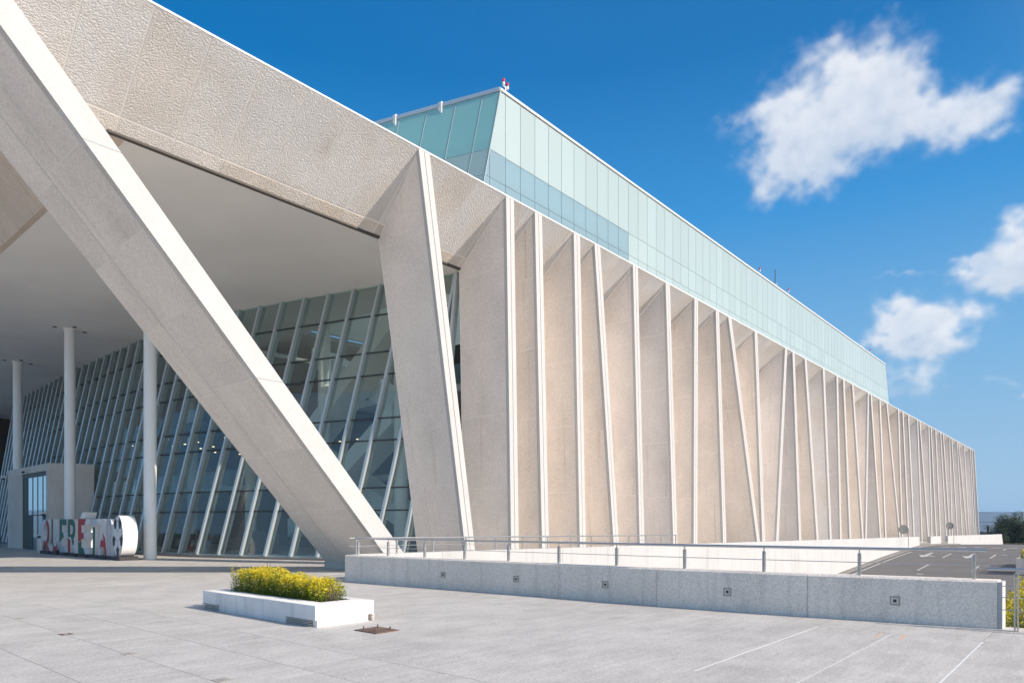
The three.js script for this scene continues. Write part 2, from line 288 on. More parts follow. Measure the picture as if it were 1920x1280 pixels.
{
  const road = structure('road');
  ribbon(12, 260, 2, -60, 16.9, 0, M.asphalt, road, 'carriageway');
  ribbon(40, 84, 2, 15.8, 15.93, .004, M.paint, road, 'edge_line');
  for (const [w, list] of [[12.06, [[46, 50], [54, 58], [66.2, 71.1], [77.8, 82.8], [88.6, 91]]], [8.34, [[55, 59], [67, 71.1], [78.6, 83], [89.6, 92]]]]) for (const [a, b] of list) ribbon(a, b, 1, w - .07, w + .07, .004, M.paint, road, 'lane_line');
  for (const w of [14.3, 12.7, 11.1, 9.5, 7.9, 6.3, 4.7, 3.1, 1.5]) ribbon(94, 94.7, .35, w - .42, w + .42, .004, M.paint, road, 'crossing_mark');
  for (const w of [13.85, 10.15]) {
    ribbon(80, 83.6, .6, w - .13, w + .13, .004, M.paint, road, 'arrow_shaft');
    const g = new THREE.BufferGeometry(), q = (u, x) => [u, roadY(u) + .005, -x];
    g.setAttribute('position', new THREE.Float32BufferAttribute([...q(77.9, w), ...q(80.1, w - .62), ...q(80.1, w + .62)], 3)); g.setIndex([0, 1, 2]); g.computeVertexNormals(); part(road, 'arrow_head', g, M.paint);
  }
  for (const [u, w] of [[63.5, 11.2], [62, 8.9], [79, 12.9], [82.5, 7.4], [86, 9.4], [91, 6.2]]) ribbon(u, u + .35, .2, w, w + .45, .003, M.paint, road, 'worn_patch');
  for (let u = 30; u < 118; u += 2) {
    const bend = (x) => 16.35 - .35 * smooth(84, 110, x), y = (x) => roadY(x);
    part(road, 'kerb', loft([V(u + .01, y(u) - .2, bend(u)), V(u + 1.99, y(u + 2) - .2, bend(u + 2)), V(u + 1.99, y(u + 2) - .2, 16.78), V(u + .01, y(u) - .2, 16.78)],
      [V(u + .01, y(u) + .14, bend(u) + .03), V(u + 1.99, y(u + 2) + .14, bend(u + 2) + .03), V(u + 1.99, y(u + 2) + .14, 16.78), V(u + .01, y(u) + .14, 16.78)]), M.kerb);
  }
}
{ // strip of paving between the long white wall and the fins
  const t = structure('terrace');
  part(t, 'paving', loft([V(12.9, -.4, 17.1), V(160, -2.2, 17.1), V(160, -2.2, 24), V(12.9, -.4, 24)], [V(12.9, -.02, 17.1), V(160, -1.2, 17.1), V(160, -1.2, 24), V(12.9, -.02, 24)]), M.plaza);
}

// ------------------------------------------------------------------ the convention centre
const W0 = 18.5, Wi = 21.2, YT = 14.95, YB = 12.65;
const hall = thing('convention_centre', V(16, 0, W0), 'pale concrete convention centre with a row of leaning fins, glass hall and turquoise rooftop box', 'convention centre');
{ // fascia: a sloping band of rough panels that leans in towards the bottom
  const stained = [tinted(M.rough, .98, .94, .89), tinted(M.rough, .95, .89, .82), tinted(M.rough, 1, .97, .93)], f = sub(hall, 'fascia', V(80, YT, W0));
  const at = (k, off) => [W0 + (Wi - W0) * k + off * .66, lerp(YT, YB, k) + off * .76];           // off: inwards
  const slabOf = (u0, u1, k0, k1, o0, o1, ou, ov) => { const [a, b] = at(k0, o0), [c, d] = at(k1, o0), [e, g] = at(k0, o1), [h, i] = at(k1, o1);
    return loft([V(u0, b, a), V(u1, b, a), V(u1, d, c), V(u0, d, c)], [V(u0, g, e), V(u1, g, e), V(u1, i, h), V(u0, i, h)], ou, ov); };
  part(f, 'backing', slabOf(4.4, 152, .005, .998, .004, .3), M.joint);
  const edges = []; for (let u = 4.5; u < 152; u += 1.502) edges.push(u); edges.push(152);
  for (let i = 0; i + 1 < edges.length; i++) {
    const a = edges[i] + .024, b = edges[i + 1] - .024, far = edges[i] > 75;
    if (far && i % 2) continue;
    const b2 = far ? (edges[i + 2] || 152) - .024 : b;
    part(f, 'panel', slabOf(a, b2, .003, .842, rr(-.008, -.002), .04, rr(0, 6), rr(0, 6)), M.rough);
    if (!far) part(f, 'lower_panel', slabOf(a, b, .862, .99, rr(-.016, -.002), .04, rr(0, 6), rr(0, 6)), stained[Math.floor(rnd() * 3)]);
    else part(f, 'lower_panel', slabOf(a, b2, .859, .99, 0, .04), stained[Math.floor(rnd() * 3)]);
  }
  part(f, 'shadow_gap_strip', box(7.3, 152, YB - .035, YB + .03, Wi - .06, Wi + .1), M.darkGap);  // dark strip, the shaded gap under the fascia painted in
  part(f, 'coping', box(4.2, 152.2, YT + .002, YT + .04, W0 - .012, W0 + .5), M.coping);
}
const FINS = [[16.46, .165, .58], [21.17, .022], [23.03, .035], [25.87, .034], [27.56, .118], [31.08, .048], [34.56, .062], [38.08, -.007], [41.01, .077], [42.9, .333], [47.3, .097], [53.28, -.128], [54.9, .105], [57.74, .209], [62.47, .138], [66.4, .078], [68.46, .148], [71.47, .244], [77.21, -.064], [78.26, .267],
  [81.94, .178], [85.04, .428], [90.7, .132], [92.97, .215], [96.03, .222], [101.37, .19], [102.8, .378], [108.86, .147], [110.41, .258], [113.81, .252], [117.63, .32], [119.84, .376], [125.34, .157], [127.27, .361], [132.56, .336], [133.78, .6], [139.8, .364], [146.77, .31], [148.69, .329], [151.66, .417]];
FINS.forEach(([u0, lean], i) => {
  const near = i < 20, th = i === 0 ? .52 : .48, low = i === 0 ? -.1 : -2.6; let tint = finTint[i === 14 ? 0 : [0, 1, 3, 2, 0, 1, 5, 2, 2, 3, 0, 1, 5, 3, 0, 5, 3, 0, 1, 5][i % 20]];
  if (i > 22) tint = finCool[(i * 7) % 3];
  const fin = sub(hall, 'fin', V(u0 + lean * YT, 0, W0));
  const U = (y, o) => u0 + lean * (YT - y) + o, slope = (y) => W0 + (YT - y) * (Wi - W0) / (YT - YB);
  const solid = (poly, o0, o1, ou, ov) => loft(poly.map(([w, y]) => V(U(y, o0), y, w)), poly.map(([w, y]) => V(U(y, o1), y, w)), ou, ov);
  const ou = rr(0, 5), ov = rr(0, 3);
  part(fin, 'core', solid([[W0 + .035, YT - .03], [W0 + .035, low], [Wi + .05, low], [Wi + .05, YB - .04]], near ? .003 : 0, th, ou, ov), near ? M.joint : tint);
  const strip = (o0, o1) => part(fin, 'edge_strip', solid([[W0, YT], [W0, low], [W0 + .16, low], [W0 + .16, YT - .12]], o0, o1, ou + o0 * 7, ov), M.strip);
  if (near) { strip(-.004, th * .5 - .012); strip(th * .5 + .012, th + .004); part(fin, 'groove', solid([[W0 + .025, YT - .06], [W0 + .025, low], [W0 + .1, low], [W0 + .1, YT - .1]], th * .5 - .011, th * .5 + .011), M.darkGap); } else strip(-.004, th + .004);
  const ys = near ? [low, 3.14, 6.2, 9.2, 12.2, YT] : [low, YT];
  for (let k = 0; k + 1 < ys.length; k++) {
    const a = ys[k] + .008, b = ys[k + 1] - .008, wa = W0 + .17, poly = b <= YB ? [[wa, a], [Wi, a], [Wi, b], [wa, b]] : [[wa, a], [Wi, a], [Wi, Math.max(YB - .06, a + .01)], [wa, Math.min(b, YT - .26)]];
    if (near) part(fin, 'side_panel', solid(poly, rr(-.0015, .001), .05, ou + rr(-.3, .3), ov + rr(-.4, .4)), i === 14 ? tinted(M.rough, .98, 1, 1.03) : tint);
  }
});
{ // the slanted leg left of the fins
  const LY = (y, o) => 15.5 - .89 * y + o, leg = sub(hall, 'slanted_leg', V(15.9, 0, W0));
  const solid = (y0, y1, w0, w1, o0, o1, ou, ov) => loft([V(LY(y0, o0), y0, w0), V(LY(y1, o0), y1, w0), V(LY(y1, o0), y1, w1), V(LY(y0, o0), y0, w1)], [V(LY(y0, o1), y0, w0), V(LY(y1, o1), y1, w0), V(LY(y1, o1), y1, w1), V(LY(y0, o1), y0, w1)], ou, ov);
  part(leg, 'core', solid(-.05, 15, W0 + .03, 21.165, .006, .82), M.joint); part(leg, 'core', solid(-.05, 15, 21.235, 22.44, .031, .82), M.joint); part(leg, 'groove', solid(-.05, 15, 21.166, 21.234, .13, .82), M.darkGap);
  part(leg, 'edge_band', solid(-.05, 15, W0 + .051, W0 + .24, .0, .07), tinted(M.rough, .8, .78, .75));
  const ys = [-.05, 2.16, 4.0, 5.85, 7.61, 9.2, 10.84, 12.9, 15];
  for (let k = 0; k + 1 < ys.length; k++) {
    part(leg, 'face_panel', solid(ys[k] + .008, ys[k + 1] - .008, W0 + .26, 21.16, rr(-.004, .002), .1, rr(0, 5), rr(0, 9)), tinted(M.fine, 1.04, .98, .91));
    part(leg, 'rear_panel', solid(ys[k] + .008 - (k ? .12 : 0), ys[k + 1] - .008 - .12, 21.24, 22.5, .025, .12, rr(0, 5), rr(0, 9)), tinted(M.fine, 1.07, 1.01, .93));
  }
  for (const [a, b] of [[-.05, 5.85], [5.85, 10.84], [10.84, 15]]) part(leg, 'edge_strip', solid(a + .005, b - .005, W0, W0 + .05, -.004, .854, rr(0, 3), 0), M.strip);
  part(leg, 'top_panel', solid(-.05, 15, W0 + .05, 22.5, .82, .85), M.strip);
  part(leg, 'plinth', box(15.25, 16.4, -.02, .24, W0 + .06, 22.46), tinted(M.fine, .8, .74, .68));
}
{ // roof, soffit and the folded-up end of the canopy
  part(hall, 'soffit', box(7.6, 22.6, YB, YB + .25, Wi + .1, 95), M.plaster); part(hall, 'soffit', box(22.6, 39, YB, YB + .25, 41.6, 95), M.plaster); part(hall, 'soffit', box(22.6, 152, YB, YB + .25, Wi + .1, 24), M.plaster); part(hall, 'soffit', box(39, 110, YB, YB + .25, 24.01, 41.59), M.plaster);  // opening left under the rooftop box so its light reaches the hall
  part(hall, 'soffit_joint', box(7.7, 21, YB - .004, YB + .01, 27.9, 27.92), M.joint); part(hall, 'soffit_joint', box(7.7, 18, YB - .004, YB + .01, 41.9, 41.92), M.joint);
  part(hall, 'roof', box(4.4, 22.4, 14.55, 14.85, W0 + 1, 95), M.plaster); part(hall, 'roof', box(22.4, 152, 14.55, 14.85, W0 + 1, 24.02), M.plaster); part(hall, 'roof', box(22.4, 152, 14.55, 14.85, 41.6, 95), M.plaster);
  const fold = sub(hall, 'folded_canopy_end', V(7.6, YB, 30));
  for (let w = Wi + .2; w < 62; w += 1.9) {
    const q = (y, o) => 7.6 - .89 * (y - YB) + o;
    part(fold, 'panel', loft([V(q(YB - .02, 0), YB - .02, w), V(q(20, 0), 20, w), V(q(20, 0), 20, w + 1.85), V(q(YB - .02, 0), YB - .02, w + 1.85)], [V(q(YB - .02, .2), YB - .02, w), V(q(20, .2), 20, w), V(q(20, .2), 20, w + 1.85), V(q(YB - .02, .2), YB - .02, w + 1.85)], rr(0, 5), rr(0, 9)), tinted(M.fine, .80, .70, .60));
  }
  part(fold, 'backing', loft([V(7.53, YB + .1, Wi + .2), V(1.08, 20, Wi + .2), V(1.08, 20, 62), V(7.53, YB + .1, 62)], [V(8.1, YB + .11, Wi + .2), V(1.6, 20, Wi + .2), V(1.6, 20, 62), V(8.1, YB + .11, 62)]), M.joint);
  part(hall, 'back_wall', box(21.9, 151.6, -3, 14.5, Wi + .06, Wi + .3), M.fine);
  part(hall, 'end_wall', box(151.7, 152, -3, 14.5, Wi + .3, 95), M.fine);
  part(hall, 'rear_wall', box(20, 151.7, -3, 14.5, 94.6, 95), M.fine);
}
// entrance glass: a leaning, gently curved wall; foot and head lines as u over w
const foot = (w) => table([[18, 21.2], [22, 19.9], [27.4, 18.15], [31, 16.95], [34.6, 15.95], [38, 15.45], [42, 15.15], [50, 15.05], [60, 15.5], [70, 16.3], [90, 18.2]], w);
const head = (w) => table([[16, 23.4], [20, 22], [25.2, 20.35], [30, 19.0], [34.1, 17.95], [38, 17.4], [43.5, 17.0], [55.8, 17.2], [70, 18], [90, 19.5]], w);
{
  const cw = sub(hall, 'glass_wall', V(16, 0, 45));
  const N = 39, wb = (i) => 21.58 + 1.42 * i, P = (i, k) => { const b = wb(i), t = Math.max(21.6 + .02 * i, b - 1.9); return V(lerp(foot(b), head(t), k), lerp(.12, YB, k), lerp(b, t, k)); };
  const ks = [0, .17, .25, .42, .50, .66, .745, .885, 1];
  const out = new THREE.Vector3(-.953, .17, .303).normalize();
  for (let i = 0; i <= N; i++) {
    const a = P(i, 0), b = P(i, 1), d = b.clone().sub(a).normalize(), s = d.clone().cross(out).normalize(), o = out.clone();
    const q = (p, x, z) => p.clone().addScaledVector(s, x).addScaledVector(o, z);
    const fin = (x0, x1, z0, z1) => loft([q(a, x0, z0), q(a, x1, z0), q(a, x1, z1), q(a, x0, z1)], [q(b, x0, z0), q(b, x1, z0), q(b, x1, z1), q(b, x0, z1)]);
    part(cw, 'mullion', fin(-.06, .06, .012, .19), i % 2 ? M.alu : M.alu);
    part(cw, 'inner_post', fin(-.05, .05, -.22, -.012), M.aluSide);
    if (i < N) for (let k = 0; k + 1 < ks.length; k++) {
      if (i > 26 && k % 2) continue;
      const k1 = i > 26 ? ks[k + 2] : ks[k + 1], c = [P(i, ks[k]), P(i + 1, ks[k]), P(i + 1, k1), P(i, k1)];
      const g = new THREE.BufferGeometry(); g.setAttribute('position', new THREE.Float32BufferAttribute(c.flatMap((v) => [v.x, v.y, v.z]), 3)); g.setIndex([0, 1, 2, 0, 2, 3]); g.computeVertexNormals();
      part(cw, 'pane', g, M.glass);
    }
  }
  for (const k of ks) { const l = []; for (let i = 0; i < N; i++) l.push(bar(P(i, k).addScaledVector(out, .03), P(i + 1, k).addScaledVector(out, .03), .035, k === 0 || k === 1 ? .06 : .03)); part(cw, 'transom', merge(l), k === 1 || k === 0 ? M.aluSide : M.darkMetal); }
  const l = []; for (let i = 0; i < N; i++) { const a = P(i, 0), b = P(i + 1, 0); l.push(loft([V(a.x - .35, -.05, -a.z), V(a.x + .3, -.05, -a.z), V(b.x + .3, -.05, -b.z), V(b.x - .35, -.05, -b.z)], [V(a.x - .35, .1, -a.z), V(a.x + .3, .1, -a.z), V(b.x + .3, .1, -b.z), V(b.x - .35, .1, -b.z)])); }
  part(cw, 'sill', merge(l), M.kerb);
}
{ // what stands inside the hall
  const inside = sub(hall, 'interior', V(25, 0, 40));
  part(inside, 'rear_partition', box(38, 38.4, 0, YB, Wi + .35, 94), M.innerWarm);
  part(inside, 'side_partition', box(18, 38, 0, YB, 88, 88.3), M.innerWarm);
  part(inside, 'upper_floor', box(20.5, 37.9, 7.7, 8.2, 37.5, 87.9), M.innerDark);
  part(inside, 'gallery', box(27.5, 37.9, 9.1, 9.5, 21.7, 37.4), M.innerWhite);
  part(inside, 'gallery', box(28.5, 37.9, 4.4, 4.8, 21.7, 37.4), M.innerWhite);
  part(inside, 'gallery', box(24, 37.9, 3.9, 4.3, 39, 87.9), M.innerWhite);
  part(inside, 'balustrade', box(27.4, 27.43, 9.5, 10.6, 21.8, 37.3), M.clearPane);
  part(inside, 'balustrade', box(23.9, 23.93, 4.3, 5.4, 39, 87.5), M.clearPane);
  part(inside, 'upper_partition', box(30, 30.3, 9.5, YB - .05, 21.7, 60), M.innerWarm);  // plain dark wall above the upper gallery
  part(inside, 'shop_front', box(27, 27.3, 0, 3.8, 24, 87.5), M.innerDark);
  for (const w of [26.5, 33, 41, 49, 57, 66]) part(inside, 'pillar', rod(V(22.4, 0, w), V(22.4, YB, w), .34, 20), M.innerWhite);
  const flight = (u, w0, y0, w1, y1) => { const g = merge([loft([V(u, y0 - .55, w0), V(u + 1.7, y0 - .55, w0), V(u + 1.7, y0 + .5, w0), V(u, y0 + .5, w0)], [V(u, y1 - .55, w1), V(u + 1.7, y1 - .55, w1), V(u + 1.7, y1 + .5, w1), V(u, y1 + .5, w1)])]); part(inside, 'stair_flight', g, M.innerWhite); };
  flight(22.2, 35.2, 6.4, 26.4, 12.4); flight(24.2, 37, 11.9, 26.6, 6.9); flight(22.2, 36.4, 1.4, 27, 7.2); flight(24.2, 38, 6.2, 28, 1.6);
  for (let i = 0; i < 6; i++) part(inside, 'bench', box(20 + (i % 2) * 1.5, 20.8 + (i % 2) * 1.5, 0, .8 + .2 * (i % 3), 25 + i * 5, 27.4 + i * 5), M.innerWarm);
  for (let a = 0; a < 5; a++) for (let b = 0; b < 10; b++) { const g = new THREE.CylinderGeometry(.09, .09, .03, 10); const p = V(21.6 + a * 2.2, 7.68, 38.6 + b * 2.1); g.translate(p.x, p.y, p.z); part(inside, 'downlight', g, M.downlight); }
}
{ // tall round columns under the canopy
  for (const [u, w] of [[13.6, 34.1], [13.45, 44.6], [13.85, 56.3]]) {
    const c = sub(hall, 'column', V(u, w > 50 ? 5.28 : 0, w)); part(c, 'shaft', rod(V(u, w > 50 ? 5.28 : -.02, w), V(u, YB - .06, w), .275, 28), M.column); part(c, 'collar', rod(V(u, YB - .07, w), V(u, YB + .01, w), .33, 24), M.column);
    for (const [a, b] of [[-.75, 0], [.75, 0], [0, -.75]]) part(c, 'spotlight', rod(V(u + a, YB - .03, w + b), V(u + a, YB + .01, w + b), .11, 14), M.darkMetal);
  }
}
{ // the entrance portal that pushes out of the glass
  const pm = tinted(M.fine, .82, .77, .72), p = sub(hall, 'entrance_portal', V(13.4, 0, 48.1)), f = (s, d, y) => V(13.4 + .02 * s + .88 * d, y, 48.1 + s - .42 * d);
  const blk = (s0, s1, d0, d1, y0, y1) => loft([f(s0, d0, y0), f(s1, d0, y0), f(s1, d0, y1), f(s0, d0, y1)], [f(s0, d1, y0), f(s1, d1, y0), f(s1, d1, y1), f(s0, d1, y1)], rr(0, 5), rr(0, 9));
  part(p, 'pier', blk(0, .58, 0, 2.4, -.02, 4.85), pm); part(p, 'pier', blk(6.1, 9.5, 0, 2.4, -.02, 4.85), pm);
  part(p, 'header', blk(0, 9.5, 0, 2.4, 4.855, 5.29), pm);
  part(p, 'door_head', blk(.59, 6.09, .09, .4, 4.6, 4.85), M.darkMetal);
  for (let k = 0; k < 5; k++) {
    const s0 = .6 + k * 1.098, s1 = s0 + 1.07;
    part(p, 'door_glass', blk(s0, s1, .12, .14, 2.2, 4.58), k === 4 ? tinted(M.black, .05, .09, .075) : M.doorGlass);  // leftmost pane dark green: reflection of the pier put into its colour
    if (k === 0 || k === 3 || k === 4) part(p, 'door_leaf', blk(s0, s1, .1, .15, .03, 2.16), tinted(M.black, .035, .06, .05)); else part(p, 'door_glass', blk(s0, s1, .12, .14, .03, 2.16), M.doorGlass);
    part(p, 'door_post', blk(s1, s1 + .025, .09, .16, .03, 4.59), M.darkMetal);
  }
  part(p, 'transom_bar', blk(.6, 6.09, .085, .11, 2.15, 2.21), M.darkMetal);
}
{ // turquoise glass box on the roof
  const box2 = sub(hall, 'rooftop_glass_box', V(60, YT, 24)), w = 24, H = 24.3, cu = (y) => 27.0 - .245 * (H - y), eu = (y) => 109.6 + .42 * (H - y);
  const pane = (c, n, t, mat, name = 'panel') => { const A = c.map((v) => v.clone()), B = c.map((v) => v.clone().addScaledVector(n, -t)); return part(box2, name, loft(A, B), mat); };
  const rows = [14.9, 19.4, 20.85, 24.16], us = []; for (let u = 26.17; u < 112; u += 1.235) us.push(u);
  const nf = new THREE.Vector3(0, 0, 1), tones = frostedTones();
  const clip = (P, f) => { const o = []; P.forEach((p, i) => { const q = P[(i + 1) % P.length], a = f(p), b = f(q); if (a >= 0) o.push(p); if (a * b < 0) { const t = a / (a - b); o.push([lerp(p[0], q[0], t), lerp(p[1], q[1], t)]); } }); return o; };
  for (let r = 0; r < 3; r++) {
    const y0 = rows[r] + .012, y1 = rows[r + 1] - .012;
    for (let i = -2; i < us.length; i++) {
      const wide = r === 0 && i > 15; if (wide && i % 2) continue;
      const a = us[0] + 1.235 * i + .015, b = a + (wide ? 2.44 : 1.205);
      const P = clip(clip([[a, y0], [b, y0], [b, y1], [a, y1]], ([u, y]) => u - cu(y) - .015), ([u, y]) => eu(y) - .01 - u);
      if (P.length < 3) continue;
      pane(P.map(([u, y]) => V(u, y, w)), nf, .03, r < 2 && i < 11 ? M.clearPane : tones[Math.floor(rnd() * 4)]);
    }
  }
  // joints behind the panels
  const ex = -.305, lu = (s, y) => cu(y) + ex * s, nl = new THREE.Vector3(-.92, .225, .28).normalize(), cuts = [0, .97, 2.5, 4.2, 5.9, 7.6, 9.4, 11.2, 13, 14.8, 16.6, 18.4];
  for (let r = 0; r < 3; r++) for (let i = 0; i + 1 < cuts.length; i++) {
    const y0 = rows[r] + .012, y1 = rows[r + 1] - .012, s0 = cuts[i] + .015, s1 = cuts[i + 1] - .015;
    pane([V(lu(s0, y0), y0, w + s0), V(lu(s1, y0), y0, w + s1), V(lu(s1, y1), y1, w + s1), V(lu(s0, y1), y1, w + s0)], nl, .03, r === 2 ? M.tealPane : M.greyPane, 'end_panel');
  }
  for (const y of rows.slice(1, 3)) part(box2, 'rail', bar(V(cu(y) + .1, y, w + .07), V(eu(y), y, w + .07), .03, .035), M.towerJoint);
  for (const y of rows.slice(1, 3)) part(box2, 'rail', bar(V(lu(.1, y) + .06, y, w + .1), V(lu(18, y) + .06, y, w + 18), .03, .035), M.towerJoint);
  for (const u of us) { const top = u < 27 ? H - (27 - u) / .245 - .1 : u > 109.6 ? H - (u - 109.6) / .42 - .1 : H - .2; part(box2, 'glazing_bar', box(u - .012, u + .012, 14.9, top, w + .04, w + .12), M.towerJoint); }
  for (const s of cuts) part(box2, 'glazing_bar', bar(V(lu(s, 14.9) + .02, 14.9, w + s), V(lu(s, H - .1) + .02, H - .1, w + s), .03, .03), M.towerJoint);
  part(box2, 'cornice', box(27.0, 109.62, H - .07, H + .05, w - .05, w + .5), M.coping);
  part(box2, 'end_cornice', bar(V(lu(-.02, H), H - .02, w), V(lu(18, H), H - .02, w + 18), .09, .1), M.alu);
  for (const s of [3.3, 6.1, 8.9]) part(box2, 'cornice_clip', box(lu(s, H) - .12, lu(s, H) + .1, H - .5, H + .14, w + s - .05, w + s + .12 + .2 * rnd()), M.coping);
  part(box2, 'added_skylight', loft([V(cu(H) + .3, H - .3, w + .5), V(109.4, H - .3, w + .5), V(109.4, H - .3, 41), V(lu(17, H) + .3, H - .3, 41)], [V(cu(H) + .3, H - .1, w + .5), V(109.4, H - .1, w + .5), V(109.4, H - .1, 41), V(lu(17, H) + .3, H - .1, 41)]), M.added_skylight);  // unseen translucent roof, added so daylight brightens the hall below
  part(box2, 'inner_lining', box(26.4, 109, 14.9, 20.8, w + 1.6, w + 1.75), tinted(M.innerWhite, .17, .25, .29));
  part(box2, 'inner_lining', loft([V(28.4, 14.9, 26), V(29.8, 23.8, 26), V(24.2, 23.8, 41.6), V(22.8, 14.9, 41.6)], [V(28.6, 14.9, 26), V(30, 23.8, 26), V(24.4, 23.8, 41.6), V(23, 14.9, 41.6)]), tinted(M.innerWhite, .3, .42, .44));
  part(box2, 'rear_wall', box(24, 109, 14.9, 24, 41.2, 41.5), M.innerWhite); part(box2, 'side_wall', loft([V(113.2, 14.9, 24.2), V(109.6, 24, 24.2), V(109.6, 24, 41.2), V(113.2, 14.9, 41.2)], [V(113, 14.9, 24.2), V(109.4, 24, 24.2), V(109.4, 24, 41.2), V(113, 14.9, 41.2)]), M.frosted);
}
// warning lamps and a mast on the roof edge
{
  const lampAt = (u, label, twin) => {
    const o = thing('warning_lamp', V(u, 24.38, 24.3), label, 'warning lamp');
    part(o, 'base', box(u - .09, u + .09, 24.36, 24.52, 24.22, 24.4), M.coping); part(o, 'stem', rod(V(u, 24.5, 24.3), V(u, 24.9, 24.3), .02), M.steel);
    for (const s of twin ? [-.16, .16] : [0]) {
      const b = new THREE.SphereGeometry(.085, 14, 10); b.scale(1, 1.4, 1); b.translate(u + s, 25.12 - s * .25, -24.3); part(o, 'globe', b, M.red);
      part(o, 'socket', rod(V(u + s, 24.86 - s * .25, 24.3), V(u + s, 25.02 - s * .25, 24.3), .075, 12), M.coping);
    }
    if (twin) part(o, 'bracket', box(u - .2, u + .2, 24.84, 24.88, 24.28, 24.32), M.coping);
  };
  lampAt(27.75, 'twin red warning lamp at the near corner of the turquoise rooftop box', true);
  lampAt(63.35, 'single red warning lamp on the roof edge, just left of the thin mast', false);
  lampAt(70.92, 'single red warning lamp on the roof edge, just right of the thin mast', false);
  const lampEnd = 102.8; lampAt(lampEnd, 'small dark red lamp near the far end of the rooftop box', false);
  const m = thing('lightning_mast', V(67.25, 24.38, 24.3), 'thin dark mast standing on the roof edge between two red lamps', 'mast');
  part(m, 'rod', rod(V(67.25, 24.3, 24.3), V(67.25, 26.1, 24.3), .04), M.darkMetal); part(m, 'foot', box(67.1, 67.5, 24.36, 24.8, 24.2, 24.4), M.steel);
}

// ------------------------------------------------------------------ low wall, rails, long white wall
const wallTop = .77;
{
  const t = thing('parapet_wall', V(12.7, 0, 9), 'low grey exposed aggregate wall with small square lights, along the edge of the plaza', 'wall');
  const js = [16.8, 16.27, 15.13, 9.44, 7.0, 4.12, 1.33];
  for (let i = 0; i + 1 < js.length; i++) {
    const a = js[i] - .004, b = js[i + 1] + .004, c = .03, ring = (w) => [V(wallU(w), -.3, w), V(wallU(w), wallTop - c, w), V(wallU(w) + c, wallTop, w), V(wallU(w) + .46 - c, wallTop, w), V(wallU(w) + .46, wallTop - c, w), V(wallU(w) + .46, -.3, w)];
    part(t, 'wall_panel', loft(ring(a), ring(b), rr(0, 4), rr(0, 4)), M.wall);
  }
  part(t, 'end_cap', box(13.5, 13.95, -.05, wallTop - .02, 1.27, 1.329), M.white);
  for (const w of [12.96, 10.64, 8.22, 5.56, 2.75]) {
    const l = sub(t, 'wall_light', V(wallU(w), .37, w)), u = wallU(w);
    const e = .055; for (const [a, b, c, d] of [[-.075, .075, .055, .075], [-.075, .075, -.075, -.055], [-.075, -.055, -.055, .055], [.055, .075, -.055, .055]]) part(l, 'frame', box(u - .014, u + .02, .37 + c, .37 + d, w + a, w + b), M.slat);
    part(l, 'grille', box(u - .004, u + .02, .37 - e, .37 + e, w - e, w + e), M.steel); part(l, 'lens', box(u - .008, u + .02, .345, .395, w - .025, w + .025), M.darkMetal);
  }
}
{
  const t = thing('handrail', V(12.9, wallTop, 9), 'long steel handrail on posts along the top of the low grey wall', 'handrail'), ru = (w) => wallU(w) + .23;
  const post = (w) => { const u = ru(w), p = sub(t, 'post', V(u, wallTop, w)); for (const s of [-.015, .015]) part(p, 'flat_bar', box(u - .03, u + .03, wallTop - .01, 1.16, w + s - .009, w + s + .009), M.steel); part(p, 'stem', rod(V(u, 1.1, w), V(u, 1.235, w), .012), M.steel); };
  for (const w of [16.5, 15.25, 13.85, 12.45, 11.05, 9.6, 8.08, 6.52, 4.96, 3.34, 1.67]) post(w);
  const pts = [16.62, 9.4, 7, 4.1, 1.5].map((w) => V(ru(w), 1.245, w)); part(t, 'top_rail', merge(pts.slice(1).map((q, i) => rod(pts[i], q, .026, 14))), M.steel);
  const mid = [16.55, 9.4, 7, 4.1, 1.45].map((w) => V(ru(w), 1.0, w)); part(t, 'mid_wire', merge(mid.slice(1).map((q, i) => rod(mid[i], q, .007, 8))), M.steel);
}
const longTop = (u) => .77 - .0088 * (u - 12.1);
{
  const t = thing('handrail', V(20, .7, 17), 'short steel handrail on the long white wall, in front of the first fins', 'handrail');
  const g = (u) => longTop(u);
  for (let u = 12.66; u < 33; u += 1.552) { const p = sub(t, 'post', V(u, g(u), 17)); part(p, 'flat_bar', box(u - .028, u + .028, g(u) - .02, g(u) + .46, 16.98, 17.02), M.steel); }
  part(t, 'top_rail', rod(V(12.4, g(12.4) + .475, 17), V(32.9, g(32.9) + .475, 17), .024, 12), M.steel); part(t, 'mid_wire', rod(V(12.4, g(12.4) + .24, 17), V(32.9, g(32.9) + .24, 17), .008, 8), M.steel);
}
